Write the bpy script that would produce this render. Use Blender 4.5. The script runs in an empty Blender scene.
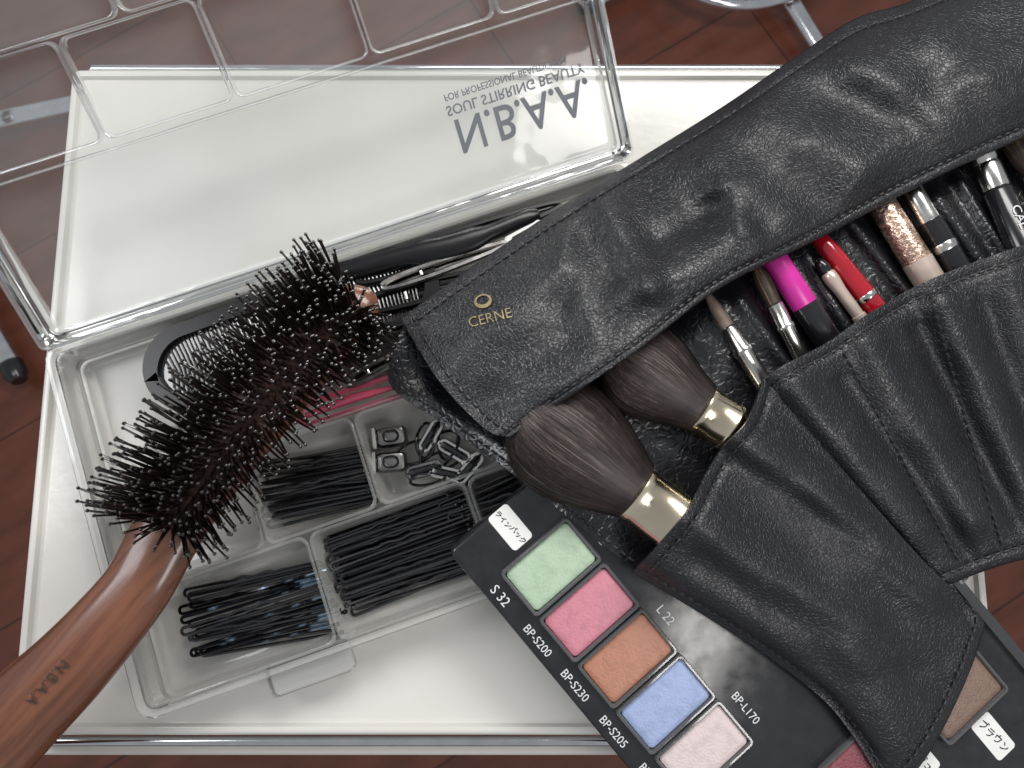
import bpy, math, random, bmesh
import numpy as np
from mathutils import Vector, Matrix, noise
random.seed(7)
sc = bpy.context.scene
col = sc.collection
R = math.radians
# ------------------------------------------------------------------ camera
F = 800.0; TILT = R(9); CZ = 8.0
cam = bpy.data.cameras.new('camera'); cam.lens = F/1024*36; cam.sensor_width = 36
cam.clip_start = .05; cam.clip_end = 500
co = bpy.data.objects.new('camera', cam); col.objects.link(co)
co.location = (0, 0, CZ); co.rotation_euler = (TILT, 0, 0); sc.camera = co
cam.dof.use_dof = True; cam.dof.focus_distance = 7.3; cam.dof.aperture_fstop = 0.8
ct, st = math.cos(TILT), math.sin(TILT)
def P(px, py, z=0.0):
    a = (px-512)/F; b = -(py-384)/F
    d = Vector((a, b*ct+st, b*st-ct))
    k = (z-CZ)/d.z
    return Vector((d.x*k, d.y*k, z))
# ------------------------------------------------------------------ materials
MATS = {}
def mat(name, c, rough=.5, metal=0, var=0, vscale=3, bump=0, bscale=20, coat=0, spec=.5, c2=None, stretch=None, rvar=0, lohi=(.32, .68)):
    if name in MATS: return MATS[name]
    m = bpy.data.materials.new(name); m.use_nodes = True; nt = m.node_tree; N = nt.nodes; L = nt.links
    b = N['Principled BSDF']
    b.inputs['Roughness'].default_value = rough; b.inputs['Metallic'].default_value = metal
    b.inputs['Coat Weight'].default_value = coat; b.inputs['Coat Roughness'].default_value = .12
    b.inputs['Specular IOR Level'].default_value = spec
    tc = N.new('ShaderNodeTexCoord'); mp = N.new('ShaderNodeMapping'); L.new(tc.outputs['Object'], mp.inputs[0]); vec = mp.outputs[0]
    if stretch:
        mp.inputs['Rotation'].default_value = (0, 0, stretch[0])
        mp3 = N.new('ShaderNodeMapping'); mp3.inputs['Scale'].default_value = stretch[1]; L.new(vec, mp3.inputs[0]); vec = mp3.outputs[0]
    n = N.new('ShaderNodeTexNoise'); n.inputs['Scale'].default_value = vscale; n.inputs['Detail'].default_value = 6
    L.new(vec, n.inputs['Vector'])
    cr = N.new('ShaderNodeValToRGB'); L.new(n.outputs['Fac'], cr.inputs[0])
    cc = c2 if c2 else tuple(max(0, x*(1-var)) for x in c)
    cr.color_ramp.elements[0].color = (*cc, 1); cr.color_ramp.elements[1].color = (*c, 1)
    cr.color_ramp.elements[0].position = lohi[0]; cr.color_ramp.elements[1].position = lohi[1]
    L.new(cr.outputs[0], b.inputs['Base Color'])
    if rvar:
        mr = N.new('ShaderNodeMapRange'); L.new(n.outputs['Fac'], mr.inputs[0])
        mr.inputs['From Min'].default_value = .3; mr.inputs['From Max'].default_value = .7
        mr.inputs['To Min'].default_value = rough-rvar; mr.inputs['To Max'].default_value = rough+rvar
        L.new(mr.outputs[0], b.inputs['Roughness'])
    if bump:
        n2 = N.new('ShaderNodeTexNoise'); n2.inputs['Scale'].default_value = bscale; n2.inputs['Detail'].default_value = 4
        L.new(vec, n2.inputs['Vector'])
        bp = N.new('ShaderNodeBump'); bp.inputs['Strength'].default_value = 1; bp.inputs['Distance'].default_value = bump
        L.new(n2.outputs['Fac'], bp.inputs['Height']); L.new(bp.outputs[0], b.inputs['Normal'])
    MATS[name] = m
    return m
def leather(name, grain=29, dist=.0044, rough=.36, wr=.012, c=(.010, .0105, .013)):
    m = mat(name, c, rough, 0, .3, 2, spec=.62)
    nt = m.node_tree; N = nt.nodes; L = nt.links; b = N['Principled BSDF']
    tc = N.new('ShaderNodeTexCoord')
    nd = N.new('ShaderNodeTexNoise'); nd.inputs['Scale'].default_value = 8; nd.inputs['Detail'].default_value = 4
    L.new(tc.outputs['Object'], nd.inputs['Vector'])
    mx = N.new('ShaderNodeMix'); mx.data_type = 'VECTOR'; mx.inputs[0].default_value = .09
    L.new(tc.outputs['Object'], mx.inputs[4]); L.new(nd.outputs['Color'], mx.inputs[5])
    v = N.new('ShaderNodeTexVoronoi'); v.feature = 'DISTANCE_TO_EDGE'; v.inputs['Scale'].default_value = grain
    L.new(mx.outputs[1], v.inputs['Vector'])
    mr = N.new('ShaderNodeMapRange'); mr.interpolation_type = 'SMOOTHSTEP'; mr.inputs['From Max'].default_value = .24; L.new(v.outputs['Distance'], mr.inputs[0])
    n2 = N.new('ShaderNodeTexNoise'); n2.inputs['Scale'].default_value = 1.6; n2.inputs['Detail'].default_value = 3; n2.inputs['Roughness'].default_value = .45
    n2.inputs['Distortion'].default_value = .6
    L.new(tc.outputs['Object'], n2.inputs['Vector'])
    b1 = N.new('ShaderNodeBump'); b1.inputs['Distance'].default_value = wr; b1.inputs['Strength'].default_value = .8
    L.new(n2.outputs['Fac'], b1.inputs['Height'])
    b2 = N.new('ShaderNodeBump'); b2.inputs['Distance'].default_value = dist; b2.inputs['Strength'].default_value = .8
    L.new(mr.outputs[0], b2.inputs['Height']); L.new(b1.outputs[0], b2.inputs['Normal'])
    L.new(b2.outputs[0], b.inputs['Normal'])
    r2 = N.new('ShaderNodeMapRange'); L.new(n2.outputs['Fac'], r2.inputs[0]); r2.inputs['From Min'].default_value = .3; r2.inputs['From Max'].default_value = .7
    r2.inputs['To Min'].default_value = rough-.04; r2.inputs['To Max'].default_value = rough+.06
    L.new(r2.outputs[0], b.inputs['Roughness'])
    return m
def plastic(name, c=(.93, .95, .95), lo=.1, hi=.55, rough=.12, tint=(.97, .98, .98), wob=.02):
    m = bpy.data.materials.new(name); m.use_nodes = True; nt = m.node_tree; N = nt.nodes; L = nt.links
    b = N['Principled BSDF']; out = N['Material Output']
    b.inputs['Base Color'].default_value = (*c, 1); b.inputs['Roughness'].default_value = rough; b.inputs['Specular IOR Level'].default_value = .9
    tc = N.new('ShaderNodeTexCoord'); n = N.new('ShaderNodeTexNoise'); n.inputs['Scale'].default_value = 1.3; n.inputs['Detail'].default_value = 2
    L.new(tc.outputs['Object'], n.inputs['Vector'])
    bp = N.new('ShaderNodeBump'); bp.inputs['Distance'].default_value = wob; L.new(n.outputs['Fac'], bp.inputs['Height']); L.new(bp.outputs[0], b.inputs['Normal'])
    t = N.new('ShaderNodeBsdfTransparent'); t.inputs[0].default_value = (*tint, 1)
    lw = N.new('ShaderNodeLayerWeight'); lw.inputs[0].default_value = .5
    pw = N.new('ShaderNodeMath'); pw.operation = 'POWER'; pw.inputs[1].default_value = 2.2; L.new(lw.outputs['Facing'], pw.inputs[0])
    mr = N.new('ShaderNodeMapRange'); mr.inputs['To Min'].default_value = lo; mr.inputs['To Max'].default_value = hi
    L.new(pw.outputs[0], mr.inputs[0])
    mx = N.new('ShaderNodeMixShader'); L.new(mr.outputs[0], mx.inputs[0]); L.new(t.outputs[0], mx.inputs[1]); L.new(b.outputs[0], mx.inputs[2])
    g = N.new('ShaderNodeBsdfGlossy'); g.inputs['Roughness'].default_value = .08; L.new(bp.outputs[0], g.inputs['Normal'])
    fr = N.new('ShaderNodeFresnel'); fr.inputs[0].default_value = 1.42; m2 = N.new('ShaderNodeMixShader')
    L.new(fr.outputs[0], m2.inputs[0]); L.new(mx.outputs[0], m2.inputs[1]); L.new(g.outputs[0], m2.inputs[2])
    L.new(m2.outputs[0], out.inputs['Surface'])
    return m
M_white = mat('white_tray', (.73, .71, .665), .20, c2=(.68, .66, .615), vscale=.5, rvar=.05, bump=.002, bscale=8)
M_chrome = mat('chrome', (.75, .76, .77), .12, 1, var=.15, vscale=4)
M_gold = mat('gold_ferrule', (.90, .82, .64), .22, 1, c2=(.78, .67, .49), vscale=3, rvar=.05)
M_silver = mat('silver', (.8, .78, .74), .2, 1, var=.25, vscale=6, rvar=.06)
M_dsilver = mat('dark_steel', (.35, .34, .33), .3, 1, var=.35, vscale=6, rvar=.08)
M_wood = mat('brush_wood', (.20, .076, .040), .3, c2=(.095, .032, .017), vscale=1.5, coat=.4, stretch=(R(-50), (.7, 9, 9)), bump=.001, bscale=5, lohi=(.3, .62))
M_pad = mat('brush_pad', (.13, .06, .04), .45, var=.6, vscale=8)
M_bris = mat('bristle_black', (.016, .011, .010), .14, var=.4, vscale=6, spec=1)
M_hair = mat('boar_hair', (.06, .030, .021), .45, c2=(.014, .008, .007), vscale=5)
M_leaf = leather('leather_flap')
M_leap = leather('leather_pocket', 29, .0042, .38)
M_leab = leather('leather_lining', 14, .003, .27, .014)
M_stitch = mat('stitch_thread', (.03, .03, .034), .5, var=.3)
M_pin = mat('hairpin_black', (.010, .010, .012), .2, 0, var=.4, vscale=9, spec=.9)
M_pinb = mat('hairpin_blue_glint', (.24, .33, .42), .15, .75, c2=(.012, .012, .016), vscale=3.0, lohi=(.53, .60))  # black pin with pale blue glints painted into the colour as patches
M_clear = plastic('clear_lid', lo=.10, hi=.6, rough=.15, wob=.04)
M_milk = plastic('milky_case', (.92, .92, .885), lo=.17, hi=.58, rough=.25, tint=(.985, .985, .98))
M_mark = mat('grey_print', (.15, .16, .18), .5, var=.2)
M_goldp = mat('gold_print', (.50, .40, .22), .4, .5, var=.35, vscale=12)
M_whitep = mat('white_print', (.72, .73, .75), .5, var=.1)
M_blackp = mat('palette_black', (.012, .013, .015), .2, 0, c2=(.026, .026, .028), vscale=6, rvar=.08, spec=.6)
M_brown = mat('powder_hair', (.05, .038, .034), .6, c2=(.026, .019, .017), vscale=4)
M_browt = mat('powder_hair_light', (.27, .215, .195), .5, c2=(.14, .105, .095), vscale=5)
M_browd = mat('powder_hair_dark', (.055, .041, .038), .5, c2=(.022, .016, .015), vscale=5)
M_tan = mat('tan_hair', (.36, .22, .10), .6, c2=(.10, .06, .03), vscale=12)
M_mag = mat('magenta_tube', (.62, .03, .33), .3, var=.15)
M_red = mat('red_tube', (.42, .008, .02), .12, var=.3, coat=.7)
M_rose = mat('rose_glitter', (.90, .66, .52), .22, .85, c2=(.33, .20, .15), vscale=26, bump=.012, bscale=26)
M_bt = mat('black_tube', (.012, .012, .014), .2, var=.3, coat=.4)
M_bmat = mat('black_resin', (.008, .008, .009), .28, var=.3, spec=.35)
M_cream = mat('cream_tube', (.72, .58, .50), .25, .5, var=.15)
M_pink = plastic('pink_plastic', (.88, .14, .27), lo=.45, hi=.75, tint=(.97, .5, .58))
M_smoke = plastic('smoke_plastic', (.05, .052, .055), lo=.75, hi=.92, tint=(.4, .42, .44))
M_stick = mat('sticker_white', (.82, .82, .80), .55, var=.05)
M_ink = mat('sticker_ink', (.03, .03, .04), .6)
M_bink = mat('handle_ink', (.04, .028, .025), .6)
M_refill = plastic('refill_frame', (.20, .20, .21), lo=.45, hi=.9, rough=.08, tint=(.6, .6, .6))
mf = bpy.data.materials.new('floor_boards'); mf.use_nodes = True
N = mf.node_tree.nodes; L = mf.node_tree.links; b = N['Principled BSDF']
tc = N.new('ShaderNodeTexCoord'); mp = N.new('ShaderNodeMapping'); mp.inputs['Rotation'].default_value = (0, 0, R(-32)); L.new(tc.outputs['Object'], mp.inputs[0])
br = N.new('ShaderNodeTexBrick'); br.inputs['Scale'].default_value = .3; br.inputs['Mortar Size'].default_value = .007
br.inputs['Color1'].default_value = (.20, .063, .036, 1); br.inputs['Color2'].default_value = (.17, .053, .03, 1); br.inputs['Mortar'].default_value = (.05, .02, .013, 1)
br.inputs['Brick Width'].default_value = 4; br.inputs['Row Height'].default_value = 1.3
L.new(mp.outputs[0], br.inputs['Vector'])
mp2 = N.new('ShaderNodeMapping'); mp2.inputs['Scale'].default_value = (.5, 1.6, 1); L.new(mp.outputs[0], mp2.inputs[0])
nz = N.new('ShaderNodeTexNoise'); nz.inputs['Scale'].default_value = 1.1; nz.inputs['Detail'].default_value = 5; L.new(mp2.outputs[0], nz.inputs['Vector'])
mx = N.new('ShaderNodeMix'); mx.data_type = 'RGBA'; mx.blend_type = 'MULTIPLY'; mx.inputs[0].default_value = .5
cr = N.new('ShaderNodeValToRGB'); cr.color_ramp.elements[0].position = .35; cr.color_ramp.elements[0].color = (.35, .3, .3, 1); cr.color_ramp.elements[1].position = .65
L.new(nz.outputs['Fac'], cr.inputs[0]); L.new(br.outputs[0], mx.inputs[6]); L.new(cr.outputs[0], mx.inputs[7]); L.new(mx.outputs[2], b.inputs['Base Color'])
b.inputs['Roughness'].default_value = .3
# ------------------------------------------------------------------ mesh helpers
WL = {}
class MB:
    def __init__(s): s.v = []; s.f = []
    def loop(s, pts):
        i = len(s.v); s.v += [Vector(p) for p in pts]; return list(range(i, i+len(pts)))
    def bridge(s, a, b, closed=True):
        n = len(a)
        for i in range(n if closed else n-1):
            j = (i+1) % n; s.f.append((a[i], a[j], b[j], b[i]))
    def cap(s, a, flip=False): s.f.append(tuple(reversed(a)) if flip else tuple(a))
    def tube(s, pts, r, n=6, rb=None, closed=False):
        pts = [Vector(p) for p in pts]; m = len(pts)
        rr = r if isinstance(r, (list, tuple)) else [r]*m
        up = None; prev = None; first = None
        for i, p in enumerate(pts):
            if closed: t = pts[(i+1) % m]-pts[i-1]
            else: t = pts[min(i+1, m-1)]-pts[max(i-1, 0)]
            if t.length < 1e-9: t = Vector((1, 0, 0))
            t.normalize()
            if up is None: up = Vector((0, 0, 1)) if abs(t.z) < .9 else Vector((1, 0, 0))
            a = up-t*up.dot(t); a.normalize(); up = a; c = t.cross(a)
            ra = rr[i]; rbb = rb[i] if rb else ra
            lp = s.loop([p+c*math.cos(2*math.pi*k/n)*ra+a*math.sin(2*math.pi*k/n)*rbb for k in range(n)])
            if prev: s.bridge(prev, lp)
            else: first = lp
            prev = lp
        if closed: s.bridge(prev, first)
        else: s.cap(first, True); s.cap(prev)
    def ball(s, p, r, n=6):
        p = Vector(p)
        s.tube([p+Vector((0, 0, r*math.cos(a))) for a in [0.15, .8, 1.57, 2.34, 3.0]], [r*math.sin(a) for a in [0.15, .8, 1.57, 2.34, 3.0]], n)
    def build(s, name, m, parent=None, smooth=True, sharp=40, label=None, kind=None):
        me = bpy.data.meshes.new(name)
        if parent is not None: off = WL[parent.name]
        else:
            xs = [p.x for p in s.v]; ys = [p.y for p in s.v]; zs = [p.z for p in s.v]
            off = Vector(((min(xs)+max(xs))/2, (min(ys)+max(ys))/2, min(zs)))
        me.from_pydata([tuple(p-off) for p in s.v], [], s.f); me.update()
        bm = bmesh.new(); bm.from_mesh(me); bmesh.ops.recalc_face_normals(bm, faces=bm.faces); bm.to_mesh(me); bm.free()
        if smooth:
            me.polygons.foreach_set('use_smooth', [True]*len(me.polygons))
            try: me.set_sharp_from_angle(angle=R(sharp))
            except Exception: pass
        me.materials.append(m)
        o = bpy.data.objects.new(name, me); col.objects.link(o)
        if parent is not None: o.parent = parent
        else: o.location = off
        WL[o.name] = off.copy()
        if label: o['label'] = label
        if kind: o['kind'] = kind
        return o
def thing(name, label, cat, loc, group=None):
    o = bpy.data.objects.new(name, None); col.objects.link(o); o.location = loc; o.empty_display_size = .2
    o['label'] = label; o['category'] = cat
    if group: o['group'] = group
    WL[o.name] = Vector(loc); return o
def tag(o, label, cat, group=None):
    o['label'] = label; o['category'] = cat
    if group: o['group'] = group
    return o
def rrect(x0, y0, x1, y1, r, n=5):
    pts = []
    for cx, cy, a0 in ((x1-r, y1-r, 0), (x0+r, y1-r, 90), (x0+r, y0+r, 180), (x1-r, y0+r, 270)):
        for k in range(n+1):
            a = R(a0+90*k/n); pts.append((cx+r*math.cos(a), cy+r*math.sin(a)))
    return pts
def rloops(mb, fr, x0, y0, x1, y1, r, levels, capend=True, capstart=False, n=5, rmin=.5):
    prev = None
    for ins, z in levels:
        rr = max(rmin, r-ins*.6)
        lp = mb.loop([fr(x, y, z) for x, y in rrect(x0+ins, y0+ins, x1-ins, y1-ins, rr, n)])
        if prev: mb.bridge(prev, lp)
        elif capstart: mb.cap(lp, True)
        prev = lp
    if capend: mb.cap(prev)
def herm(pts):
    ts = np.array([p[0] for p in pts], float); X = np.array([[p[1], p[2]] for p in pts], float)
    m = np.zeros_like(X); n = len(ts)
    for i in range(n):
        a, c = max(i-1, 0), min(i+1, n-1); m[i] = (X[c]-X[a])/(ts[c]-ts[a])
    def ev(t):
        t = min(max(t, ts[0]), ts[-1]); i = min(int(np.searchsorted(ts, t, side='right'))-1, n-2)
        h = ts[i+1]-ts[i]; u = (t-ts[i])/h
        return (2*u**3-3*u*u+1)*X[i]+(u**3-2*u*u+u)*h*m[i]+(-2*u**3+3*u*u)*X[i+1]+(u**3-u*u)*h*m[i+1]
    return ev
def chord(pts):
    d = [0]
    for a, c in zip(pts, pts[1:]): d.append(d[-1]+math.hypot(c[0]-a[0], c[1]-a[1]))
    return [(x/d[-1], p[0], p[1]) for x, p in zip(d, pts)]
def smooth3(pts, n):
    pts = [Vector(p) for p in pts]; out = []
    for i in range(len(pts)-1):
        p0 = pts[max(i-1, 0)]; p1 = pts[i]; p2 = pts[i+1]; p3 = pts[min(i+2, len(pts)-1)]
        for k in range(n):
            t = k/n
            out.append(.5*((2*p1)+(p2-p0)*t+(2*p0-5*p1+4*p2-p3)*t*t+(3*p1-p0-3*p2+p3)*t**3))
    out.append(pts[-1]); return out
def coons(top, bottom, left, right):
    T, B, Lf, Rt = herm(top), herm(bottom), herm(left), herm(right)
    c00, c10, c01, c11 = T(0), T(1), B(0), B(1)
    def ev(s, t):
        return (1-t)*T(s)+t*B(s)+(1-s)*Lf(t)+s*Rt(t)-((1-s)*(1-t)*c00+s*(1-t)*c10+(1-s)*t*c01+s*t*c11)
    return ev
def ridge(px, py, segs):
    z = 0
    for x0, y0, x1, y1, w, a in segs:
        dx, dy = x1-x0, y1-y0; u = ((px-x0)*dx+(py-y0)*dy)/(dx*dx+dy*dy); uc = min(max(u, 0), 1)
        d2 = (px-x0-dx*uc)**2+(py-y0-dy*uc)**2
        z += a*math.exp(-d2/(w*w))
    return z
def sheet(ev, zf, ns, nt, th):
    mb = MB(); g = []; pxs = []
    for j in range(nt+1):
        row = []
        for i in range(ns+1):
            s, t = i/ns, j/nt; x, y = ev(s, t); z = zf(s, t, x, y)
            mb.v.append(P(x, y, z)); row.append(len(mb.v)-1); pxs.append((x, y, z))
        g.append(row)
    h = []
    for j in range(nt+1):
        row = []
        for i in range(ns+1):
            mb.v.append(mb.v[g[j][i]]-Vector((0, 0, th))); row.append(len(mb.v)-1)
        h.append(row)
    for j in range(nt):
        for i in range(ns):
            mb.f.append((g[j][i], g[j][i+1], g[j+1][i+1], g[j+1][i])); mb.f.append((h[j][i], h[j+1][i], h[j+1][i+1], h[j][i+1]))
    bd = [(0, i) for i in range(ns)]+[(j, ns) for j in range(nt)]+[(nt, i) for i in range(ns, 0, -1)]+[(j, 0) for j in range(nt, 0, -1)]
    for a, c in zip(bd, bd[1:]+bd[:1]):
        mb.f.append((g[a[0]][a[1]], h[a[0]][a[1]], h[c[0]][c[1]], g[c[0]][c[1]]))
    return mb, pxs
def stitches(path, zoff=.010, step=.088, ln=.06, r=.0115):
    mb = MB(); acc = 0
    for a, c in zip(path, path[1:]):
        L_ = (c-a).length
        if L_ < 1e-6: continue
        while acc < L_:
            p = a.lerp(c, acc/L_); d = (c-a)/L_
            mb.tube([p-d*ln*.5+Vector((0, 0, zoff-.014)), p-d*ln*.25+Vector((0, 0, zoff+.004)), p+d*ln*.25+Vector((0, 0, zoff+.004)), p+d*ln*.5+Vector((0, 0, zoff-.014))], r, 5)
            acc += step
        acc -= L_
    return mb
def textmb(s, size, offset=0):
    cu = bpy.data.curves.new('t', 'FONT'); cu.body = s; cu.size = size; cu.align_x = 'CENTER'; cu.align_y = 'CENTER'; cu.resolution_u = 3; cu.offset = offset
    o = bpy.data.objects.new('t', cu); col.objects.link(o); bpy.context.view_layer.update()
    me = bpy.data.meshes.new_from_object(o.evaluated_get(bpy.context.evaluated_depsgraph_get()))
    v = [(q.co.x, q.co.y) for q in me.vertices]; f = [tuple(p.vertices) for p in me.polygons]
    bpy.data.objects.remove(o); bpy.data.meshes.remove(me); bpy.data.curves.remove(cu)
    return v, f
def text(s, size, place, name, m, parent, offset=0):
    v, f = textmb(s, size, offset); mb = MB()
    if not v: return None
    mb.v = [place(x, y) for x, y in v]; mb.f = f
    return mb.build(name, m, parent, smooth=False)
def lathe(A, B, prof, mb=None, n=24, squash=1.0):
    mb = mb or MB(); pts = [A.lerp(B, f) for f, r in prof]
    d = (B-A).normalized(); up = Vector((0, 0, 1)); a = (up-d*up.dot(d)).normalized(); c = d.cross(a); prev = None
    for p, (f, r) in zip(pts, prof):
        lp = mb.loop([p+c*math.cos(2*math.pi*k/n)*r+a*math.sin(2*math.pi*k/n)*r*squash for k in range(n)])
        if prev: mb.bridge(prev, lp)
        else: mb.cap(lp, True)
        prev = lp
    mb.cap(prev); return mb
# ------------------------------------------------------------------ floor
FZ = -13
mb = MB(); mb.v = [Vector(p) for p in ((-60, -60, FZ), (60, -60, FZ), (60, 60, FZ), (-60, 60, FZ))]; mb.f = [(0, 1, 2, 3)]
fl = mb.build('floor', mf, None, smooth=False); fl['kind'] = 'structure'
# ------------------------------------------------------------------ trolley
XL = P(34, 510).x; XR = P(985, 600).x; YT = P(700, 72).y; YB = P(300, 734).y
tr = thing('trolley', 'white salon trolley top with chrome rails that carries everything', 'trolley', (0, (YT+YB)/2, FZ))
ident = lambda x, y, z: Vector((x, y, z))
mb = MB(); rloops(mb, ident, XL, YB, XR, YT, .09, [(.05, -.28), (.0, -.22), (0, .03), (.02, .06), (.05, .07), (.08, .06), (.10, .01), (.13, 0)], capstart=True, rmin=.03)
mb.build('tray_top', M_white, tr)
mb = MB(); rloops(mb, ident, XL-.02, YB-.26, XR+.02, YT+.24, .14, [(0, -.34), (0, -.26), (.02, -.24), (.10, -.24), (.12, -.26), (.12, -.34), (0, -.34)], capend=False, rmin=.05)
mb.build('tray_frame', M_white, tr)
for y in (YB-.085, YT+.08):
    mb = MB(); mb.tube([(XL+.15, y, -.08), (XR-.15, y, -.08)], .045, 14)
    for k in range(2):
        x = (XL+.3, XR-.3)[k]; mb.tube([(x, y, -.08), (x, y, -.3)], .035, 8)
    mb.build('rail', M_chrome, tr)
for x in (XL+.5, XR-.5):
    for y in (YB+.5, YT-.5):
        mb = MB(); mb.tube([(x, y, -.28), (x, y, FZ+.1)], .13, 16); mb.build('leg', M_chrome, tr)
# ------------------------------------------------------------------ stools on the floor
def star(c, r, angs, label, ringr, ringz):
    C0 = P(c[0], c[1], FZ+.6); C0.z = FZ
    t = thing('salon_stool', label, 'stool', C0, None)
    mb = MB(); mb.tube([C0+Vector((0, 0, .5)), C0+Vector((0, 0, 4.5))], .3, 20); mb.build('column', M_chrome, t)
    for a in angs:
        e = C0+Vector((math.cos(R(a))*r, math.sin(R(a))*r, .55)); mb = MB()
        mb.tube([C0+Vector((0, 0, .8)), C0.lerp(e, .5)+Vector((0, 0, .45)), e], [.28, .26, .24], 14, rb=[.22, .2, .18]); lg = mb.build('base_leg', M_chrome, t)
        mb = MB(); d = (e-C0).normalized(); mb.tube([e-d*.1, e+d*.25, e+d*.45], [.3, .3, .2], 16); mb.build('foot_cap', M_bt, lg)
    mb = MB(); mb.tube([C0+Vector((math.cos(R(a))*ringr, math.sin(R(a))*ringr, ringz)) for a in range(0, 360, 6)], .15, 12, closed=True)
    rg = mb.build('foot_ring', M_chrome, t)
    for a in (20, 140, 260):
        mb = MB(); mb.tube([C0+Vector((0, 0, ringz)), C0+Vector((math.cos(R(a))*ringr, math.sin(R(a))*ringr, ringz))], .07, 8); mb.build('spoke', M_chrome, rg)
star((-110, 150), 7.1, (-57, 15, 87, 159, 231), 'chrome stool base on the floor left of the trolley', 3.2, 1.4)
star((735, -75), 4.7, (-60, 30, 120, 210), 'chrome stool base on the floor above the trolley back edge', 2.85, 1.1)
# ------------------------------------------------------------------ organiser case
HB = .5
O = P(50, 352, HB); O.z = 0
U = P(640, 157, HB)-P(50, 352, HB); U.normalize(); V = Vector((U.y, -U.x, 0))
k1 = 1/106.0
def CW(x, y, z): q = O+U*(x*k1)+V*(y*k1); return Vector((q.x, q.y, z))
case = thing('organiser_case', 'clear plastic compartment case lying open on the white tray', 'case', CW(310, 184, 0))
mb = MB(); rloops(mb, CW, -4, -2, 622, 372, 14, [(8, .012), (5, .03), (3, .44), (-3, .45), (-4, .47), (-3, .5), (1, .5), (2, .46), (5, .06), (9, .02)], capend=False)
mb.build('base_shell', M_milk, case)
cells = [(4, 4, 616, 158)]
for a, b_ in ((4, 150), (154, 266), (270, 410), (414, 616)): cells.append((a, 162, b_, 256))
for a, b_ in ((4, 190), (194, 354), (358, 616)): cells.append((a, 260, b_, 366))
for x0, y0, x1, y1 in cells:
    mb = MB(); rloops(mb, CW, x0, y0, x1, y1, 10, [(-1.6, .478), (0, .484), (1.5, .478), (3, .40), (6, .14), (9, .07), (15, .045)]); mb.build('compartment', M_milk, case)
AL = R(36); HZ = .5
Ld = (-V*math.cos(AL)+Vector((0, 0, 1))*math.sin(AL)); Ln = (V*math.sin(AL)+Vector((0, 0, 1))*math.cos(AL))
def LW(x, d, z): return O+Vector((0, 0, HZ))+U*(x*k1)+Ld*((d+5)*k1)+Ln*z
mb = MB(); rloops(mb, LW, -4, 0, 630, 372, 7, [(1, 0.03), (-2, .03), (-2.5, .015), (-1.5, 0), (0, -.02), (1.5, -.28), (4, -.305), (9, -.31)]); lid = mb.build('lid', M_clear, case)
for x0, y0, x1, y1 in [(5, 5, 621, 156), (5, 165, 138, 256), (142, 165, 266, 256), (270, 165, 402, 256), (406, 165, 530, 256), (534, 165, 621, 256), (5, 260, 200, 366), (204, 260, 400, 366), (404, 260, 621, 366)]:
    mb = MB(); rloops(mb, LW, x0, y0, x1, y1, 9, [(-1.2, -.29), (-.5, -.16), (.1, -.15), (.8, -.16), (1.5, -.29)], capend=False); mb.build('lid_rib', M_clear, lid)
mb = MB(); mb.tube([CW(-2, -5, HZ-.01), CW(620, -5, HZ-.01)], .03, 8); mb.build('hinge', M_milk, case)
mb = MB(); rloops(mb, CW, 112, 366, 196, 398, 6, [(2, .20), (0, .22), (0, .34), (2, .37), (5, .37), (6, .34)], capstart=True); mb.build('latch', M_milk, case)
def lidtext(s, size, cx, cd, name, off=0, sx=.9):
    text(s, size, lambda x, y: LW(cx+x*sx, cd, -.285)+Ld*(-y*k1), name, M_mark, lid, off)
lidtext('N.B.A.A.', 50, 535, 68, 'brand_lettering', .5, .84); lidtext('SOUL STIRRING BEAUTY', 14, 533, 94, 'slogan_lettering', .2, .97); lidtext('FOR PROFESSIONAL BEAUTICIANS', 9.5, 526, 107, 'small_lettering', .12)
# ------------------------------------------------------------------ hairpins
def pinmesh(L_, gap, wavy, r=.016):
    mb = MB(); pts = []
    n = 14
    for i in range(n+1):
        f = i/n; pts.append((L_*(.5-f), -gap*.5*(.55+.45*f), 0))
    for a in (-60, -30, 0, 30, 60): pts.append((-L_*.5-gap*.45*math.cos(R(a)), gap*.5*math.sin(R(a)), 0))
    for i in range(n*2+1):
        f = i/(n*2); w = (math.sin(f*34)*.009 if (.25 < f < .7 and wavy) else 0); pts.append((L_*(-.5+f*.96), gap*.5*(1-.45*f)+w, 0))
    mb.tube(pts, r, 6); mb.ball(pts[0], r*1.7); mb.ball(pts[-1], r*1.7)
    o = mb.build('hairpin', M_pin, None); me = o.data
    off = Vector(o.location); me.transform(Matrix.Translation(off)); bpy.data.objects.remove(o); return me
pm = [pinmesh(1.32, .07, True), pinmesh(1.36, .06, False), pinmesh(1.28, .075, False)]
pmb = [m.copy() for m in pm]
for m in pmb: m.materials[0] = M_pinb
pms = [pinmesh(1.0, .065, True), pinmesh(1.04, .07, False)]
def pile(cx, cy, ang, jit, spread, n, meshes, label, group, along=8, off0=0):
    for i in range(n):
        q = (i+.5)/n*2-1; a = R(ang+90)
        off = spread*q*random.uniform(.94, 1.02)
        z = .08+.33*(1-abs(q)**2)*((i*7) % 5)/4+random.uniform(0, .03)
        al = random.uniform(-along, along)
        px = cx+math.cos(a)*off+math.cos(R(ang))*al; py = cy-math.sin(a)*off-math.sin(R(ang))*al
        o = bpy.data.objects.new('hairpin', random.choice(meshes)); col.objects.link(o); o.location = P(px, py, z)
        o.rotation_euler = (R(random.uniform(-15, 15)), R(random.uniform(-1.5, 1.5)), R(ang+random.gauss(0, jit)+(180 if random.random() < .12 else 0)))
        tag(o, label, 'hairpin', group)
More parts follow.
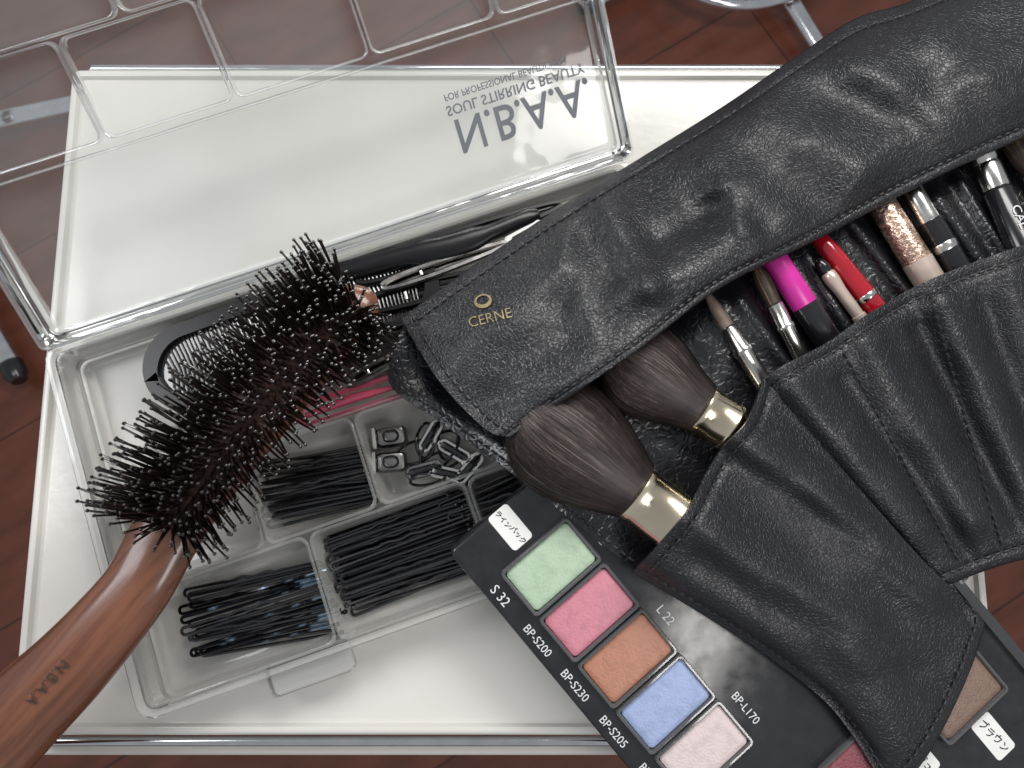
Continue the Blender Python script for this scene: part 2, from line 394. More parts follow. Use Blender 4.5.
pile(262, 610, 15, 3.2, 37, 14, pm+pmb[:2], 'dark hairpin in the front left compartment of the clear case', 'hairpins in the front left compartment', 7)
pile(405, 548, 19, 1.2, 45, 30, pm, 'black hairpin in the tightly filled front middle compartment', 'hairpins in the front middle compartment', 4)
pile(318, 484, 9, 3, 30, 15, pms, 'short black hairpin in the compartment beside the silver clips', 'hairpins in the middle row compartment', 5)
pile(515, 487, 22, 3, 18, 9, pm, 'black hairpin in the compartment next to the palette corner', 'hairpins beside the palette')
# ------------------------------------------------------------------ clips and combs
def fr2(cx, cy, ang, z0):
    C0 = P(cx, cy, z0); a = R(ang); u = Vector((math.cos(a), math.sin(a), 0)); v = Vector((-u.y, u.x, 0)); k = 1/105
    return lambda x, y, z=0: C0+u*(x*k)+v*(y*k)+Vector((0, 0, z))
def ringmb(fr, hx, hy, w, zt, zb, r=None, n=8):
    mb = MB(); r = r or hy; rloops(mb, fr, -hx, -hy, hx, hy, r*.98, [(0, zb), (-.4, (zb+zt)/2), (.8, zt), (w-.8, zt), (w, (zb+zt)/2), (w, zb), (0, zb)], capend=False, n=n); return mb
f = fr2(296, 330, 21, .36)
t = thing('oval_comb', 'large oval black comb with smoky ridged end in the long compartment', 'comb', f(0, 0, -.2))
ringmb(f, 156, 45, 15, .14, -.05, n=12).build('frame', M_bmat, t)
mb = MB(); rloops(mb, f, -146, -36, 146, 36, 34, [(0, .02), (1, .06)], capstart=True, n=10); mb.build('panel', M_smoke, t)
mb = MB()
for i in range(66):
    x = -132+i*4.0; h = 31*math.sqrt(max(0, 1-max(0, (abs(x)-104)/32)**2)); mb.tube([f(x, -h, .07), f(x+3, 0, .09), f(x, h, .07)], .010, 5)
mb.build('teeth', M_dsilver, t)
mb = MB(); mb.tube(smooth3([f(60, 38, .12), f(125, 30, .15), f(190, 20, .17), f(275, 22, .17)], 6), [.10]*8+[.13]*6+[.09]*4+[.05], 10, rb=[.06]*18+[.03]); mb.build('handle', M_bmat, t)
def clip(cx, cy, ang, L_, w, m, z, label):
    f = fr2(cx, cy, ang, z); t = thing('sectioning_clip', label, 'hair clip', f(0, 0, 0), 'long hair clips in the back compartment')
    mb = MB()
    prof = [(-1, .25), (-.93, .6), (-.7, .9), (-.2, 1), (.4, .75), (.85, .4), (1, .12)]
    for sgn in (1, -1):
        mb.tube(smooth3([f(x*L_/2, sgn*w/2*q, .06) for x, q in prof], 3), .03, 6)
    mb.build('upper_arm', m, t)
    mb = MB(); mb.tube([f(-L_*.45, 0, -.02), f(0, 0, .01), f(L_*.5, 0, .01)], [.05, .04, .02], 8, rb=[.02, .02, .012]); mb.build('lower_arm', m, t)
    mb = MB(); mb.tube([f(-L_*.2, -w*.2, .07), f(-L_*.2, w*.2, .07)], .018, 8); mb.build('spring', M_dsilver, t)
clip(460, 243, 21, 225, 24, M_bmat, .44, 'longest black clip lying along the back wall of the case')
clip(448, 266, 20, 140, 12, M_dsilver, .46, 'slim steel clip between the two long black clips')
clip(440, 289, 15, 175, 20, M_bmat, .42, 'black clip just above the leather flap corner')
clip(378, 342, 22, 110, 18, M_bmat, .46, 'short black clip beside the hairbrush tip')
clip(384, 366, 28, 80, 12, M_dsilver, .44, 'short steel clip beside the pink clip')
f = fr2(524, 236, 30, .46); t = thing('sectioning_clip', 'small cream clip half under the leather flap', 'hair clip', f(0, 0, 0), 'long hair clips in the back compartment')
mb = MB(); rloops(mb, f, -22, -6, 22, 6, 5, [(1, 0), (0, .03), (0, .08), (2, .1)], capstart=True); mb.build('upper_arm', M_stick, t)
mb = MB(); rloops(mb, f, -14, -1.5, 16, 1.5, 1, [(0, .1), (0, .115)]); mb.build('slot', M_bmat, t)
f = fr2(354, 401, 18, .34)
t = thing('pink_hair_clip', 'glossy translucent pink hair clip partly hidden under the hairbrush', 'hair clip', f(0, 0, -.1))
ringmb(f, 58, 13, 5, .13, .02).build('upper_arm', M_pink, t)
mb = MB(); mb.tube([f(-50, 0, .03), f(0, 2, .06), f(52, 0, .03)], [.03, .045, .02], 8); mb.build('lower_arm', M_pink, t)
for i, (cx, cy, a, lb) in enumerate([(394, 438, 8, 'upper of two dark square metal clips by the compartment divider'), (394, 463, 4, 'lower of two dark square metal clips by the compartment divider')]):
    f = fr2(cx, cy, a, .16); t = thing('snap_clip', lb, 'hair clip', f(0, 0, 0), 'small metal clips')
    mb = MB(); rloops(mb, f, -15, -10, 15, 10, 5, [(1, 0), (0, .03), (0, .16), (2, .2), (5, .21)], capstart=True); mb.build('body', M_dsilver, t)
    ringmb(f, 8, 6, 2.0, .235, .2).build('ring_mark', M_bt, t)
    mb = MB(); rloops(mb, f, -19, -11, -14, 11, 2, [(0, .0), (0, .22), (1, .23)], capstart=True); mb.build('edge_plate', M_silver, t)
for cx, cy, a, m_, lb in [(432, 436, 60, M_silver, 'silver clip standing near the square metal clips'), (455, 452, -30, M_silver, 'silver clip near the leather edge in the middle compartment'), (425, 470, 15, M_dsilver, 'dark steel clip lying lowest in the small clip compartment'), (470, 468, 50, M_silver, 'silver clip nearest the makeup roll'), (448, 474, -12, M_silver, 'silver clip lying just left of the one nearest the makeup roll')]:
    f = fr2(cx, cy, a, .27); t = thing('snap_clip', lb, 'hair clip', f(0, 0, 0), 'small metal clips')
    ringmb(f, 19, 7, 4.0, .08, .05).build('outer_band', m_, t)
    mb = MB(); mb.tube([f(-14, 0, .08), f(0, 0, .12), f(17, 0, .07)], [.035, .03, .015], 6); mb.build('tongue', M_bt, t)
for i, (cx, cy, rx, ry) in enumerate([(438, 462, 26, 9), (448, 438, 22, 10), (415, 452, 20, 11), (462, 478, 22, 7), (430, 478, 20, 6), (440, 450, 24, 14), (425, 440, 18, 8)]):
    f = fr2(cx, cy, random.uniform(0, 90), .30); mb = MB()
    mb.tube([f(rx*math.cos(R(a)), ry*math.sin(R(a)), .05*math.sin(R(a*2+40*i))) for a in range(0, 360, 15)], .016, 6, closed=True)
    tag(mb.build('hair_elastic', M_pin), 'thin black elastic loop tangled among the silver clips', 'elastic', 'black elastics among the clips')
# ------------------------------------------------------------------ hairbrush
hb = thing('hairbrush', 'wooden hairbrush with black bristles lying across the open case', 'hairbrush', P(150, 560, .5))
ax = [(-120, 880, .75, 34), (-60, 812, .78, 37), (-18, 760, .8, 39), (24, 711, .85, 40), (66, 670, .9, 37), (104, 628, .94, 34), (138, 585, .95, 32), (162, 540, .92, 33), (186, 498, .9, 35), (220, 452, .9, 36), (262, 402, .9, 36), (305, 352, .9, 33), (342, 318, .9, 28), (364, 299, .9, 20), (372, 291, .9, 5)]
pts = smooth3([P(a, b_, z) for a, b_, z, w in ax], 6)
ws = [v.x/106 for v in smooth3([(w, 0, 0) for a, b_, z, w in ax], 6)]
mb = MB(); mb.tube(pts, ws, 28, rb=[w*(.62 if i > 40 else .62+.3*max(0, (40-i)/40)) for i, w in enumerate(ws)]); handle = mb.build('handle', M_wood, hb)
hp = pts[44:]
def hcurve(s):
    i = s*(len(hp)-9); a = int(i); f_ = i-a; p = hp[a].lerp(hp[a+1], f_); d = (hp[a+1]-hp[a]).normalized(); return p, d
mb = MB(); pp = [hcurve(s/20)[0]+Vector((0, 0, .13)) for s in range(21)]; mb.tube(pp, [.08]+[.26]*2+[.30]*15+[.26]*2+[.10], 16, rb=[.03]+[.12]*19+[.05]); mb.build('bristle_pad', M_pad, hb)
bris = []
NS = 62; NJ = 12
for i in range(NS):
    s = i/(NS-1)
    for j in range(NJ):
        q = (j-(NJ-1)/2)/((NJ-1)/2)+random.uniform(-.03, .03); s2 = min(1, max(0, s+(.008 if j % 2 else 0)+random.uniform(-.003, .003)))
        p, d = hcurve(s2); side = Vector((d.y, -d.x, 0)); w = .28
        a = q*R(54)+R(random.gauss(0, 4)); lean = (s2-.5)*abs(s2-.5)*.7+random.gauss(0, .085)
        base = p+side*(q*w)+Vector((0, 0, .13+.1*math.cos(q*1.3)))
        dr = (side*math.sin(a)+Vector((0, 0, 1))*math.cos(a)+d*lean).normalized(); L_ = .435*random.uniform(.86, 1.1)
        bris.append((abs(q)+random.uniform(0, .25), base, dr, L_))
bris.sort(key=lambda t: -t[0])
def onebris(mb, base, dr, L_):
    c = Vector((random.uniform(-1, 1), random.uniform(-1, 1), 0))*.014
    mb.tube([base, base+dr*L_*.5+c*.5, base+dr*L_+c], [.0125, .011, .009], 6); mb.ball(base+dr*L_+c, .0165, 8)
for q in bris[:100]:
    mb = MB(); onebris(mb, *q[1:]); mb.build('bristle', M_bris, hb)
mb = MB()
for q in bris[100:]: onebris(mb, *q[1:])
mb.build('inner_bristles', M_bris, hb, kind='stuff')
mb = MB()
for i in range(4600):
    s = random.random(); q = random.uniform(-1, 1); p, d = hcurve(s); side = Vector((d.y, -d.x, 0))
    a = q*R(54)+R(random.gauss(0, 8)); lean = random.gauss(0, .18)
    base = p+side*(q*.28)+Vector((0, 0, .18)); dr = (side*math.sin(a)+Vector((0, 0, 1))*math.cos(a)+d*lean).normalized(); L_ = random.uniform(.12, .31)
    w = dr.cross(Vector((random.uniform(-1, 1), random.uniform(-1, 1), random.uniform(-1, 1)))).normalized()*.0042
    e = base+dr*L_; n0 = len(mb.v); mb.v += [base-w, base+w, e+w*.3, e-w*.3]; mb.f.append((n0, n0+1, n0+2, n0+3))
mb.build('boar_bristle', M_hair, hb, kind='stuff')
def hplace(x, y):
    a = R(-131); px = 47+(x*math.cos(a)-y*math.sin(a)); py = 683-(x*math.sin(a)+y*math.cos(a))
    z = 1.2
    for _ in range(4):
        w = P(px, py, z); best = min(range(1, len(pts)-1), key=lambda i: (pts[i]-w).xy.length)
        d = (pts[best+1]-pts[best-1]).normalized(); dd = w-pts[best]; lat = dd.x*d.y-dd.y*d.x
        fr_ = max(-1, min(1, dd.xy.dot(d.xy)/((pts[best+1]-pts[best]).length)))
        nb = best+(1 if fr_ > 0 else -1); fr_ = abs(fr_)
        ra = ws[best]*(1-fr_)+ws[nb]*fr_; rbb = ra*(.62+.3*max(0, (40-best-(fr_ if nb > best else -fr_))/40)); z = pts[best].z*(1-fr_)+pts[nb].z*fr_+rbb*math.sqrt(max(0, 1-(lat/ra)**2))+.012
    return P(px, py, z)
text('N.B.A.A', 17, hplace, 'handle_lettering', M_bink, handle, -.1)
# ------------------------------------------------------------------ palette, leaning on the case edge
def zpal(u): return .96-.66*u/640
def hsup(x, y):
    u = .64*(x-448)+.768*(y-552); v = .768*(x-448)-.64*(y-552)
    ss = lambda q: (lambda c: c*c*(3-2*c))(min(1, max(0, q)))
    return (zpal(max(u, 0))-.62)*ss((u+130)/130)*ss((520-v)/160)
PO = P(448, 552, .96); PE = P(448+.64*640, 552+.768*640, .30)
PU = (PE-PO); LU = PU.length/640; PU.normalize(); PV = Vector((-PU.y, PU.x, 0)).normalized(); PN = PU.cross(PV).normalized()
if PN.z < 0: PN = -PN
def PW(u, v, z):
    return PO+PU*(u*1.0+4*min(1, max(0, u)/40))*LU*.99+PV*(v/110.0)+PN*(z-.3)
pal = thing('eyeshadow_palette', 'black eyeshadow palette with printed shade codes under the makeup roll', 'palette', PW(300, 180, 0))
mb = MB(); rloops(mb, PW, 0, 0, 640, 361, 7, [(3, .012), (0, .04), (0, .26), (1.2, .29), (3, .3)], capstart=True); mb.build('case_body', M_blackp, pal)
mb = MB(); rloops(mb, PW, -1, 358, 640, 370, 3, [(0, .015), (0, .30), (1, .33), (3, .33)], capstart=True); mb.build('clear_edge', M_smoke, pal)
cols = {(0, 0): (.42, .54, .40), (0, 1): (.58, .21, .27), (0, 2): (.43, .19, .12), (0, 3): (.32, .40, .63), (0, 4): (.68, .56, .56),
        (1, 5): (.20, .03, .05), (2, 6): (.20, .125, .095)}
upos = {(1, 5): 440, (2, 6): 458}
nm = {(0, 0): 'pale green', (0, 1): 'rose pink', (0, 2): 'copper', (0, 3): 'light blue', (0, 4): 'pale pink', (2, 6): 'brown', (1, 5): 'dark red'}
for (c, r), cc in cols.items():
    u0 = upos.get((c, r), 75+60.5*r); v0 = 66+(0, 112, 226)[c]
    mb = MB(); rloops(mb, PW, u0-29, v0-42, u0+29, v0+42, 5, [(0, .302), (0, .35), (.8, .36), (2.6, .36), (3.2, .345), (3.6, .31)], capend=False)
    pn = mb.build('eyeshadow_pan', M_refill, pal, label=nm[(c, r)]+' eyeshadow pan')
    m = mat('shadow_%d_%d' % (c, r), cc, .42, 0, c2=tuple(x*.84 for x in cc), vscale=10, bump=.007, bscale=42, lohi=(.30, .55), spec=.6)
    mb = MB(); rloops(mb, PW, u0-25, v0-38, u0+25, v0+38, 5, [(0, .304), (0, .322), (1.5, .331), (6, .334)]); mb.build('pressed_powder', m, pn)
def ptext(s, size, u, v, m=M_whitep, rot=0, par=pal, z=.3045, nm_='code_lettering', wob=0):
    a = R(rot); text(s, size, lambda x, y: PW(u+x*math.cos(a)-y*math.sin(a)+wob*math.sin(x*.5+y*.9), v+x*math.sin(a)+y*math.cos(a)+wob*math.sin(x*.35+2), z), nm_, m, par)
ptext('S 32', 13.5, 64, 11); ptext('BP-S200', 11.5, 123, 11); ptext('BP-S230', 11.5, 182, 11); ptext('BP-S205', 11.5, 243, 11); ptext('BP-S', 11.5, 297, 11)
ptext('BP-L', 11.5, 82, 119); ptext('L 22', 12.5, 190, 120); ptext('BP-L170', 11.5, 316, 122)
def sticker(u, v, hu, hv, s, size, rot=0, off=.12):
    mb = MB(); rloops(mb, PW, u-hu, v-hv, u+hu, v+hv, 4, [(0, .303), (.3, .3065)]); o = mb.build('sticker', M_stick, pal)
    v_, f_ = textmb(s, size, off); a = R(rot); m2 = MB(); m2.v = [PW(u+x*math.cos(a)-y*math.sin(a)+.35*math.sin(y*.9+x*.4), v+x*math.sin(a)+y*math.cos(a)+.6*math.sin(x*.3), .3095) for x, y in v_]; m2.f = f_
    if v_: m2.build('handwriting', M_ink, o, smooth=False)
sticker(20, 60, 20, 12, 'ラインバック', 6.6, 5); sticker(474, 222, 24, 12, 'ベージュ', 10, 4); sticker(514, 292, 24, 12, 'ブラウン', 10.5, 5)
# ------------------------------------------------------------------ makeup roll
roll = thing('makeup_brush_roll', 'black leather makeup brush roll with gold logo lying unrolled', 'brush roll', P(760, 400, .35))
nf = lambda x, y, sx, sy, a, o=2: a*noise.fractal(Vector((x/sx, y/sy, 3.1)), 1.0, 2.0, o)
def rot(x, y, ang): c, s = math.cos(R(ang)), math.sin(R(ang)); return x*c+y*s, -x*s+y*c
ft = [(0, 401, 318), (.1, 470, 268), (.22, 560, 207), (.34, 640, 158), (.47, 725, 105), (.6, 805, 50), (.68, 856, 18), (.76, 905, 3), (.86, 985, -30), (1, 1095, -75)]
fb = [(0, 511, 437), (.05, 545, 413), (.13, 600, 376), (.21, 650, 341), (.3, 702, 300), (.36, 738, 277), (.43, 778, 258), (.54, 835, 230), (.63, 885, 203), (.72, 930, 180), (.8, 972, 160), (.89, 1024, 137), (1, 1090, 108)]
fl_ = chord([(401, 318), (416, 345), (440, 382), (470, 415), (492, 433), (511, 437)]); frr = chord([(1095, -75), (1090, 108)])
evF = coons(ft, fb, fl_, frr)
segF = [(560, 215, 590, 330, 20, .09), (600, 190, 650, 290, 18, .16), (625, 300, 740, 232, 21, .16), (690, 285, 800, 225, 16, .09), (640, 175, 700, 215, 22, -.10), (700, 150, 780, 215, 20, .10),
        (585, 240, 560, 300, 14, -.07), (480, 330, 560, 270, 36, .06), (760, 120, 860, 165, 26, .11), (800, 90, 905, 120, 22, -.08), (860, 60, 960, 140, 24, .11), (930, 30, 1010, 100, 26, .10), (720, 190, 760, 250, 14, .08), (445, 300, 480, 370, 20, .04),
        (660, 240, 720, 200, 13, -.09), (850, 190, 900, 140, 18, .07), (960, 90, 1024, 60, 20, .08), (575, 335, 640, 300, 16, -.06), (780, 75, 840, 60, 18, .06)]
def zF(s, t, x, y):
    base = 1.14+.14*math.sin(math.pi*min(1, t*1.05))+.20*math.exp(-((s-.14)/.16)**2)*t**1.2+.12*math.exp(-((s-.04)/.05)**2)*(-t)
    base -= .34*(1-t)**5+.03*max(0, (t-.95)/.05)**2+.03*math.exp(-((t-.94)/.014)**2)+.025*math.exp(-((t-.07)/.012)**2)
    u, v = rot(x, y, -32)
    return base+hsup(x, y)+ridge(x, y, segF)*(.4+.6*math.sin(math.pi*t))+nf(u, v, 110, 60, .06)
mb, pxF = sheet(evF, zF, 230, 90, .05); flap = mb.build('flap', M_leaf, roll, sharp=70)
def evw(ev, zf, s, t): x, y = ev(s, t); return P(x, y, zf(s, t, x, y))
stitches([evw(evF, zF, .02+.97*i/300, .94) for i in range(301)]).build('stitching', M_stitch, flap)
stitches([evw(evF, zF, .013, .05+.88*i/60) for i in range(61)]).build('stitching', M_stitch, flap)
stitches([evw(evF, zF, .02+.97*i/300, .07) for i in range(301)]).build('stitching', M_stitch, flap)
arrF = np.array(pxF)
def flapz(x, y):
    d = (arrF[:, 0]-x)**2+(arrF[:, 1]-y)**2; i = np.argpartition(d, 4)[:4]; w = 1/(d[i]+.05); return float((arrF[i, 2]*w).sum()/w.sum())
def fplace(cx, cy, ang, dz=.016):
    a = R(ang)
    def g(x, y):
        X = cx+x*math.cos(a)-y*math.sin(a); Y = cy-(x*math.sin(a)+y*math.cos(a)); return P(X, Y, flapz(X, Y)+dz)
    return g
text('CERNE', 14.5, fplace(490, 318, 14), 'gold_lettering', M_goldp, flap, -.12)
pl = fplace(483, 301, 14); mb = MB()
o1 = mb.loop([pl(9*math.cos(R(a)), 7*math.sin(R(a))) for a in range(0, 360, 15)]); o2 = mb.loop([pl(6.4*math.cos(R(a)), 4.4*math.sin(R(a))+1) for a in range(0, 360, 15)]); mb.bridge(o1, o2)
mb.build('gold_emblem', M_goldp, flap)
# back lining
bt = [(0, 403, 326), (.2, 560, 225), (.4, 690, 140), (.6, 815, 60), (.8, 930, 10), (1, 1095, -60)]
bb = [(0, 900, 752), (.25, 960, 650), (.45, 955, 600), (.65, 990, 562), (1, 1095, 530)]
bl = [(0, 403, 326), (.08, 389, 382), (.16, 435, 418), (.33, 525, 483), (.52, 634, 568), (.75, 760, 645), (1, 900, 752)]
brr = [(0, 1095, -60), (1, 1095, 530)]
evB = coons(bt, bb, bl, brr)
def zB(s, t, x, y):
    u, v = rot(x, y, -40)
    z = .68+nf(u, v, 40, 95, .045)+.02*math.exp(-(s/.03)**2)+hsup(x, y)-.12*max(0, t-.5)
    z += ridge(x, y, [(740, 300, 800, 380, 8, .09), (800, 240, 850, 330, 9, .1), (850, 220, 915, 300, 9, .1), (940, 200, 985, 265, 12, .10), (960, 180, 1010, 260, 8, .1), (700, 290, 735, 345, 7, .06), (430, 395, 560, 490, 9, .04)])
    return z
mb, _ = sheet(evB, zB, 150, 110, .04); back = mb.build('lining', M_leab, roll, sharp=70)
stitches([evw(evB, zB, .008, .10+.41*i/150) for i in range(151)], step=.09).build('stitching', M_stitch, back)
# first pocket (big brushes)
at = [(0, 632, 573), (.2, 662, 541), (.4, 690, 506), (.55, 708, 470), (.7, 724, 446), (.85, 748, 420), (1, 764, 378)]
ab = [(0, 893, 800), (.25, 930, 752), (.55, 962, 690), (.8, 981, 640), (.93, 984, 622), (1, 976, 610)]
al_ = chord([(632, 573), (700, 613), (775, 662), (835, 712), (893, 800)]); ar = chord([(764, 378), (805, 425), (870, 500), (925, 562), (976, 610)])
evA = coons(at, ab, al_, ar)
segA = [(700, 560, 960, 700, 16, -.06), (725, 452, 985, 628, 13, -.07), (690, 520, 880, 655, 26, .10), (660, 565, 800, 650, 16, .05), (740, 440, 930, 585, 26, .09), (790, 480, 830, 560, 18, -.04), (830, 560, 870, 620, 18, .05), (880, 560, 930, 600, 18, .04), (850, 650, 900, 740, 22, .05), (715, 540, 760, 590, 15, .04), (870, 680, 940, 660, 18, -.04)]
def zA(s, t, x, y):
    u, v = rot(x, y, 38)
    g = math.exp(-((s-.33)/.28)**2)*.28+math.exp(-((s-.78)/.16)**2)*.18
    n_ = nf(u, v, 130, 60, .05)+ridge(x, y, segA)
    h = hsup(x, y)
    z = 1.04-.34*t+g*(1-t*.85)-.16*math.exp(-(s/.05)**2)+n_+h
    z = max(z, .62+h+.10+n_*.4)
    z -= .03*(math.exp(-((t-.035)/.012)**2)+math.exp(-((s-.035)/.012)**2))
    return z-.04*max(0, (t-.96)/.04)**2+.02*math.exp(-((1-s)/.04)**2)
mb, _ = sheet(evA, zA, 120, 140, .05); pA = mb.build('pocket', M_leap, roll, sharp=70)
stitches([evw(evA, zA, .03+.94*i/90, .035) for i in range(91)]).build('stitching', M_stitch, pA)
stitches([evw(evA, zA, .035, .03+.94*i/120) for i in range(121)]).build('stitching', M_stitch, pA)
stitches([evw(evA, zA, .03+.94*i/90, .965) for i in range(91)]).build('stitching', M_stitch, pA)
# remaining pockets
bt2 = [(0, 760, 384), (.12, 782, 366), (.25, 826, 343), (.38, 862, 318), (.5, 905, 292), (.62, 948, 272), (.8, 1020, 246), (1, 1095, 222)]
bb2 = [(0, 942, 588), (.15, 952, 584), (.4, 985, 571), (.7, 1030, 558), (1, 1095, 545)]
bl2 = chord([(760, 384), (800, 428), (862, 500), (915, 560), (942, 588)]); br2 = chord([(1095, 222), (1095, 545)])
evC = coons(bt2, bb2, bl2, br2)
segC = [(845, 380, 965, 550, 12, -.07), (920, 330, 1015, 520, 12, -.07), (985, 305, 1050, 490, 12, -.06), (800, 390, 915, 530, 22, .09), (870, 345, 975, 520, 18, .09), (945, 305, 1025, 480, 20, .10), (1010, 275, 1070, 450, 20, .07),
        (860, 430, 940, 440, 16, .03), (960, 350, 1020, 385, 16, .03), (965, 525, 1030, 505, 20, .04)]
def zC(s, t, x, y):
    u, v = rot(x, y, 55)
    z = 1.10-.40*t-.06*math.exp(-(s/.06)**2)+nf(u, v, 130, 60, .05)+ridge(x, y, segC)+hsup(x, y)
    z -= .03*(math.exp(-((t-.04)/.012)**2)+math.exp(-((t-.955)/.012)**2))
    return z-.05*max(0, (t-.96)/.04)**2
mb, _ = sheet(evC, zC, 130, 120, .05); pC = mb.build('pocket', M_leap, roll, sharp=70)
stitches([evw(evC, zC, .03+.94*i/120, .04) for i in range(121)]).build('stitching', M_stitch, pC)
stitches([evw(evC, zC, .03+.94*i/120, .955) for i in range(121)]).build('stitching', M_stitch, pC)
for s_ in (.28, .56):
    stitches([evw(evC, zC, s_, .04+.9*i/110) for i in range(111)]).build('stitching', M_stitch, pC)
# ------------------------------------------------------------------ makeup brushes
def strands(A, B, fs, rs, n, squash, w, rlo=.93, rhi=1.04, fly=.04):
    mb = MB(); d = (B-A).normalized(); up = Vector((0, 0, 1)); a_ = (up-d*up.dot(d)).normalized(); c_ = d.cross(a_)
    for i in range(n):
        th = random.uniform(0, 2*math.pi); rho = random.uniform(rlo, rhi); e = random.uniform(-.03, .05) if random.random() < .6 else random.uniform(0, .45)
        fl2 = 0
        if random.random() < fly: fl2 = random.uniform(.05, .2); e = random.uniform(-.05, .1)
        pts_ = []; jt = random.gauss(0, .07)
        for f in np.linspace(fs[-1], fs[0]+e, 7):
            r = float(np.interp(f, fs, rs))*rho*(1+fl2*(1-f/fs[-1])**2); tt = th+jt*(1-f)
            pts_.append(A.lerp(B, f)+c_*math.cos(tt)*r+a_*math.sin(tt)*r*squash)
        wd = (c_*-math.sin(th)+a_*math.cos(th))*w; n0 = len(mb.v)
        for q, p in enumerate(pts_): ww = wd*(1-.13*q); mb.v += [p-ww, p+ww]
        for q in range(6): mb.f.append((n0+2*q, n0+2*q+1, n0+2*q+3, n0+2*q+2))
    return mb
def hairhead(A, B, prof, n, m, parent, squash=.75, w=.0030, ml=None, md=None):
    fs = [f for f, r in prof]; rs = [r for f, r in prof]
    lathe(A, B, [(f, r*.93) for f, r in prof], n=32, squash=squash).build('bristles', m, parent, sharp=80)
    strands(A, B, fs, rs, int(n*.4), squash, w).build('light_hairs', ml, parent, sharp=80, kind='stuff')
    strands(A, B, fs, rs, int(n*.6), squash, w, .93, 1.07, .06).build('dark_hairs', md, parent, sharp=80, kind='stuff')
G = 'makeup tools standing in the pockets of the leather roll'
def tool(name, label, cat, A, B, parts, z0=.87, z1=.79, sq=1):
    a, b_ = P(A[0], A[1], z0+hsup(*A)), P(B[0], B[1], z1+hsup(*B)); t = thing(name, label, cat, b_, G)
    for pn, m, prof in parts: lathe(a, b_, [(f, r/108) for f, r in prof], squash=sq).build(pn, m, t)
    return t, a, b_
t, a, b_ = tool('powder_brush', 'largest soft brown powder brush with gold ferrule in lowest pocket', 'makeup brush', (523, 407), (732, 564), [
    ('ferrule', M_gold, [(.535, 20), (.54, 27.5), (.56, 28), (.57, 27), (.71, 27), (.715, 28), (.73, 28), (.74, 26.5), (.82, 25), (.9, 18)]), ('handle', M_bt, [(.9, 17), (1.0, 16)])], 1.03, .86, .8)
hairhead(a, b_, [(f, r/107) for f, r in [(.0, 19), (.01, 28), (.03, 37), (.07, 45), (.13, 51), (.20, 53), (.27, 52), (.34, 47), (.41, 40), (.48, 33), (.54, 27)]], 9500, M_brown, t, .60, ml=M_browt, md=M_browd)
t, a, b_ = tool('powder_brush', 'second largest brown powder brush with gold ferrule in next pocket', 'makeup brush', (613, 350), (792, 468), [
    ('ferrule', M_gold, [(.49, 18), (.495, 23.5), (.51, 24), (.52, 23), (.64, 23), (.645, 24), (.66, 24), (.67, 22), (.8, 19)]), ('handle', M_bt, [(.8, 15), (1.0, 13)])], .98, .86, .8)
hairhead(a, b_, [(f, r/107) for f, r in [(.0, 15), (.01, 24), (.035, 32), (.08, 39), (.15, 43), (.23, 42), (.31, 37), (.40, 29), (.50, 23)]], 7500, M_brown, t, .60, ml=M_browt, md=M_browd)
t, a, b_ = tool('eyeshadow_brush', 'slim brush with golden brown tip and long silver ferrule', 'makeup brush', (700, 283), (790, 425), [
    ('ferrule', M_silver, [(.31, 6), (.32, 7.5), (.46, 9), (.47, 10), (.49, 10), (.50, 9), (.7, 9), (.9, 8)])])
hairhead(a, b_, [(f, r/105) for f, r in [(.0, .6), (.08, 3), (.17, 6), (.25, 7), (.32, 6)]], 1000, M_tan, t, .6, .003, M_tan, M_browt)
t, a, b_ = tool('eyeshadow_brush', 'small flat dark tipped brush left of the magenta pencil', 'makeup brush', (758, 270), (822, 400), [
    ('ferrule', M_silver, [(.26, 6), (.27, 7.5), (.42, 8), (.43, 9), (.45, 9), (.46, 8), (.9, 7)])])
hairhead(a, b_, [(f, r/105) for f, r in [(.0, 4.5), (.03, 7), (.12, 8), (.27, 7)]], 1000, M_brown, t, .5, .003, M_tan, M_browd)
tool('lip_pencil', 'magenta pencil with black cap end in the pocket', 'pencil', (767, 249), (842, 362), [
    ('barrel', M_mag, [(.0, 12), (.03, 13), (.5, 13), (.51, 12)]), ('cap', M_bt, [(.505, 12.6), (.51, 13.6), (.98, 13), (1, 11)])], .87, .80)
tool('sponge_applicator', 'thin cream applicator with dark sponge tip beside the red tube', 'applicator', (817, 259), (885, 352), [
    ('sponge_tip', M_bt, [(.0, 2), (.03, 5), (.1, 7), (.16, 5)]), ('stem', M_cream, [(.14, 5), (.16, 7), (.22, 7.5), (.35, 6), (.6, 6), (.61, 7), (1, 7)])])
tool('lip_gloss', 'glossy red tube lying between applicator and rose gold tube', 'lip gloss', (814, 232), (898, 336), [
    ('barrel', M_red, [(.0, 4), (.05, 8), (.2, 10), (.55, 10.5), (1, 10.5)]), ('band', M_silver, [(.60, 11), (.605, 11.3), (.64, 11.3), (.645, 11)])])
tool('glitter_pen', 'rose gold glitter tube in the roll pocket', 'makeup pen', (874, 192), (950, 314), [
    ('cap', M_rose, [(.0, 12), (.02, 13.5), (.56, 14.5), (.565, 13)]), ('barrel', M_cream, [(.56, 13.5), (.57, 14.8), (1, 14.8)])], .87, .80)
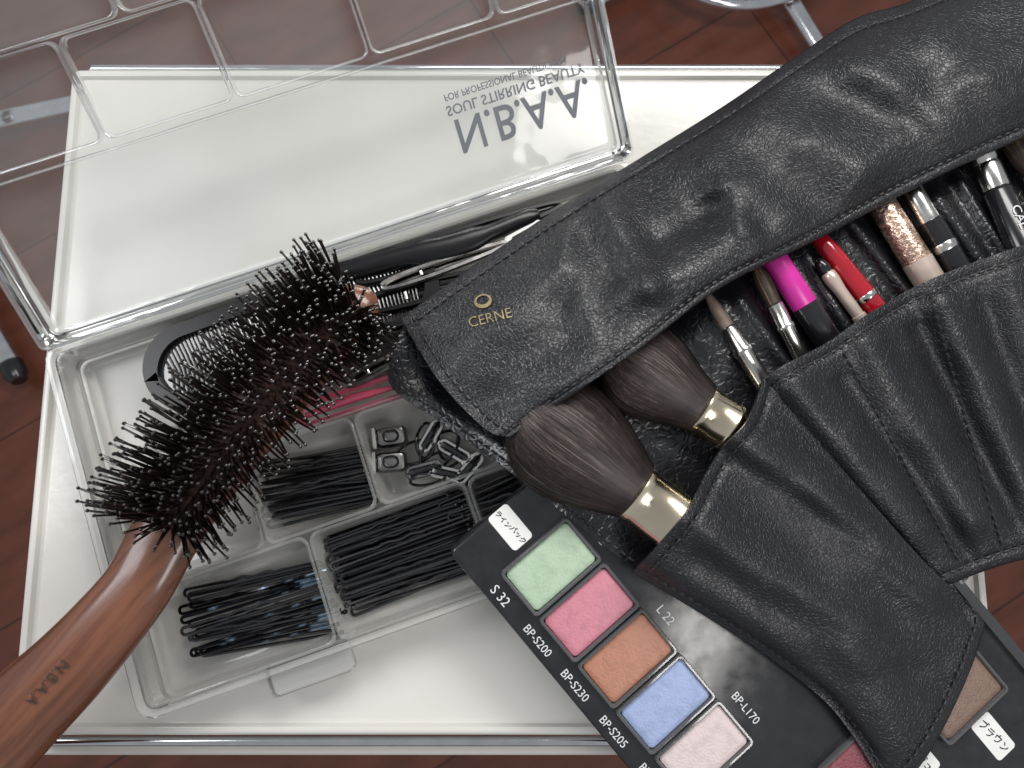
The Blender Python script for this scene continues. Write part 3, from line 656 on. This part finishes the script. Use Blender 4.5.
tool('eyeliner_pen', 'black pen with silver band right of the rose gold tube', 'makeup pen', (900, 172), (976, 300), [
    ('cap', M_silver, [(.0, 8), (.03, 11), (.38, 11.5), (.39, 11.5)]), ('barrel', M_bt, [(.385, 11.5), (.39, 12.5), (1, 12.5)]), ('band', M_silver, [(.56, 12.7), (.565, 13), (.61, 13), (.615, 12.7)])])
t, a, b_ = tool('brow_pencil', 'black pencil with silver top and white lettering at right edge', 'pencil', (968, 122), (1040, 290), [
    ('top', M_silver, [(.0, 9), (.03, 12), (.24, 12.5), (.25, 11.5), (.27, 13), (.40, 13), (.41, 11)]), ('barrel', M_bt, [(.41, 12.5), (.42, 14), (1, 14)])], .88, .82)
dv = (b_-a).normalized(); sv = dv.cross(Vector((0, 0, 1))).normalized()
text('CAL', 13, lambda x, y: a.lerp(b_, .60)+dv*(x/105)-sv*(y/105)+Vector((0, 0, math.sqrt(max(0, 14**2-y*y))/108+.010)), 'white_lettering', M_whitep, t)
t, a, b_ = tool('fluffy_brush', 'brown fluffy brush at the far right edge of the roll', 'makeup brush', (1010, 122), (1075, 240), [('ferrule', M_gold, [(.45, 9), (.46, 12), (1, 12)])])
hairhead(a, b_, [(f, r/105) for f, r in [(.0, 4), (.05, 12), (.15, 18), (.3, 17), (.46, 11)]], 1200, M_brown, t, .7, .003, M_tan, M_browd)
# ------------------------------------------------------------------ light
w = bpy.data.worlds.new('World'); sc.world = w; w.use_nodes = True
w.node_tree.nodes['Background'].inputs[0].default_value = (.90, .94, 1, 1); w.node_tree.nodes['Background'].inputs[1].default_value = .37
def area(loc, tgt, sx, sy, pw, c=(1, 1, 1)):
    l = bpy.data.lights.new('lamp', 'AREA'); l.shape = 'RECTANGLE'; l.size = sx; l.size_y = sy; l.energy = pw; l.color = c
    o = bpy.data.objects.new('lamp', l); col.objects.link(o); o.location = loc; o.rotation_euler = (Vector(tgt)-Vector(loc)).to_track_quat('-Z', 'Y').to_euler()
area((3, 9, 11), (0, 0, 0), 11, 4, 1650, (1, .98, .95))
area((-10, 3, 10), (0, 1, 0), 3.5, 7, 600, (.97, .98, 1))
area((8, -5, 12), (0, 1, 0), 6, 3, 600, (1, .98, .95))
sc.view_settings.view_transform = 'Standard'; sc.view_settings.look = 'None'; sc.view_settings.exposure = 0
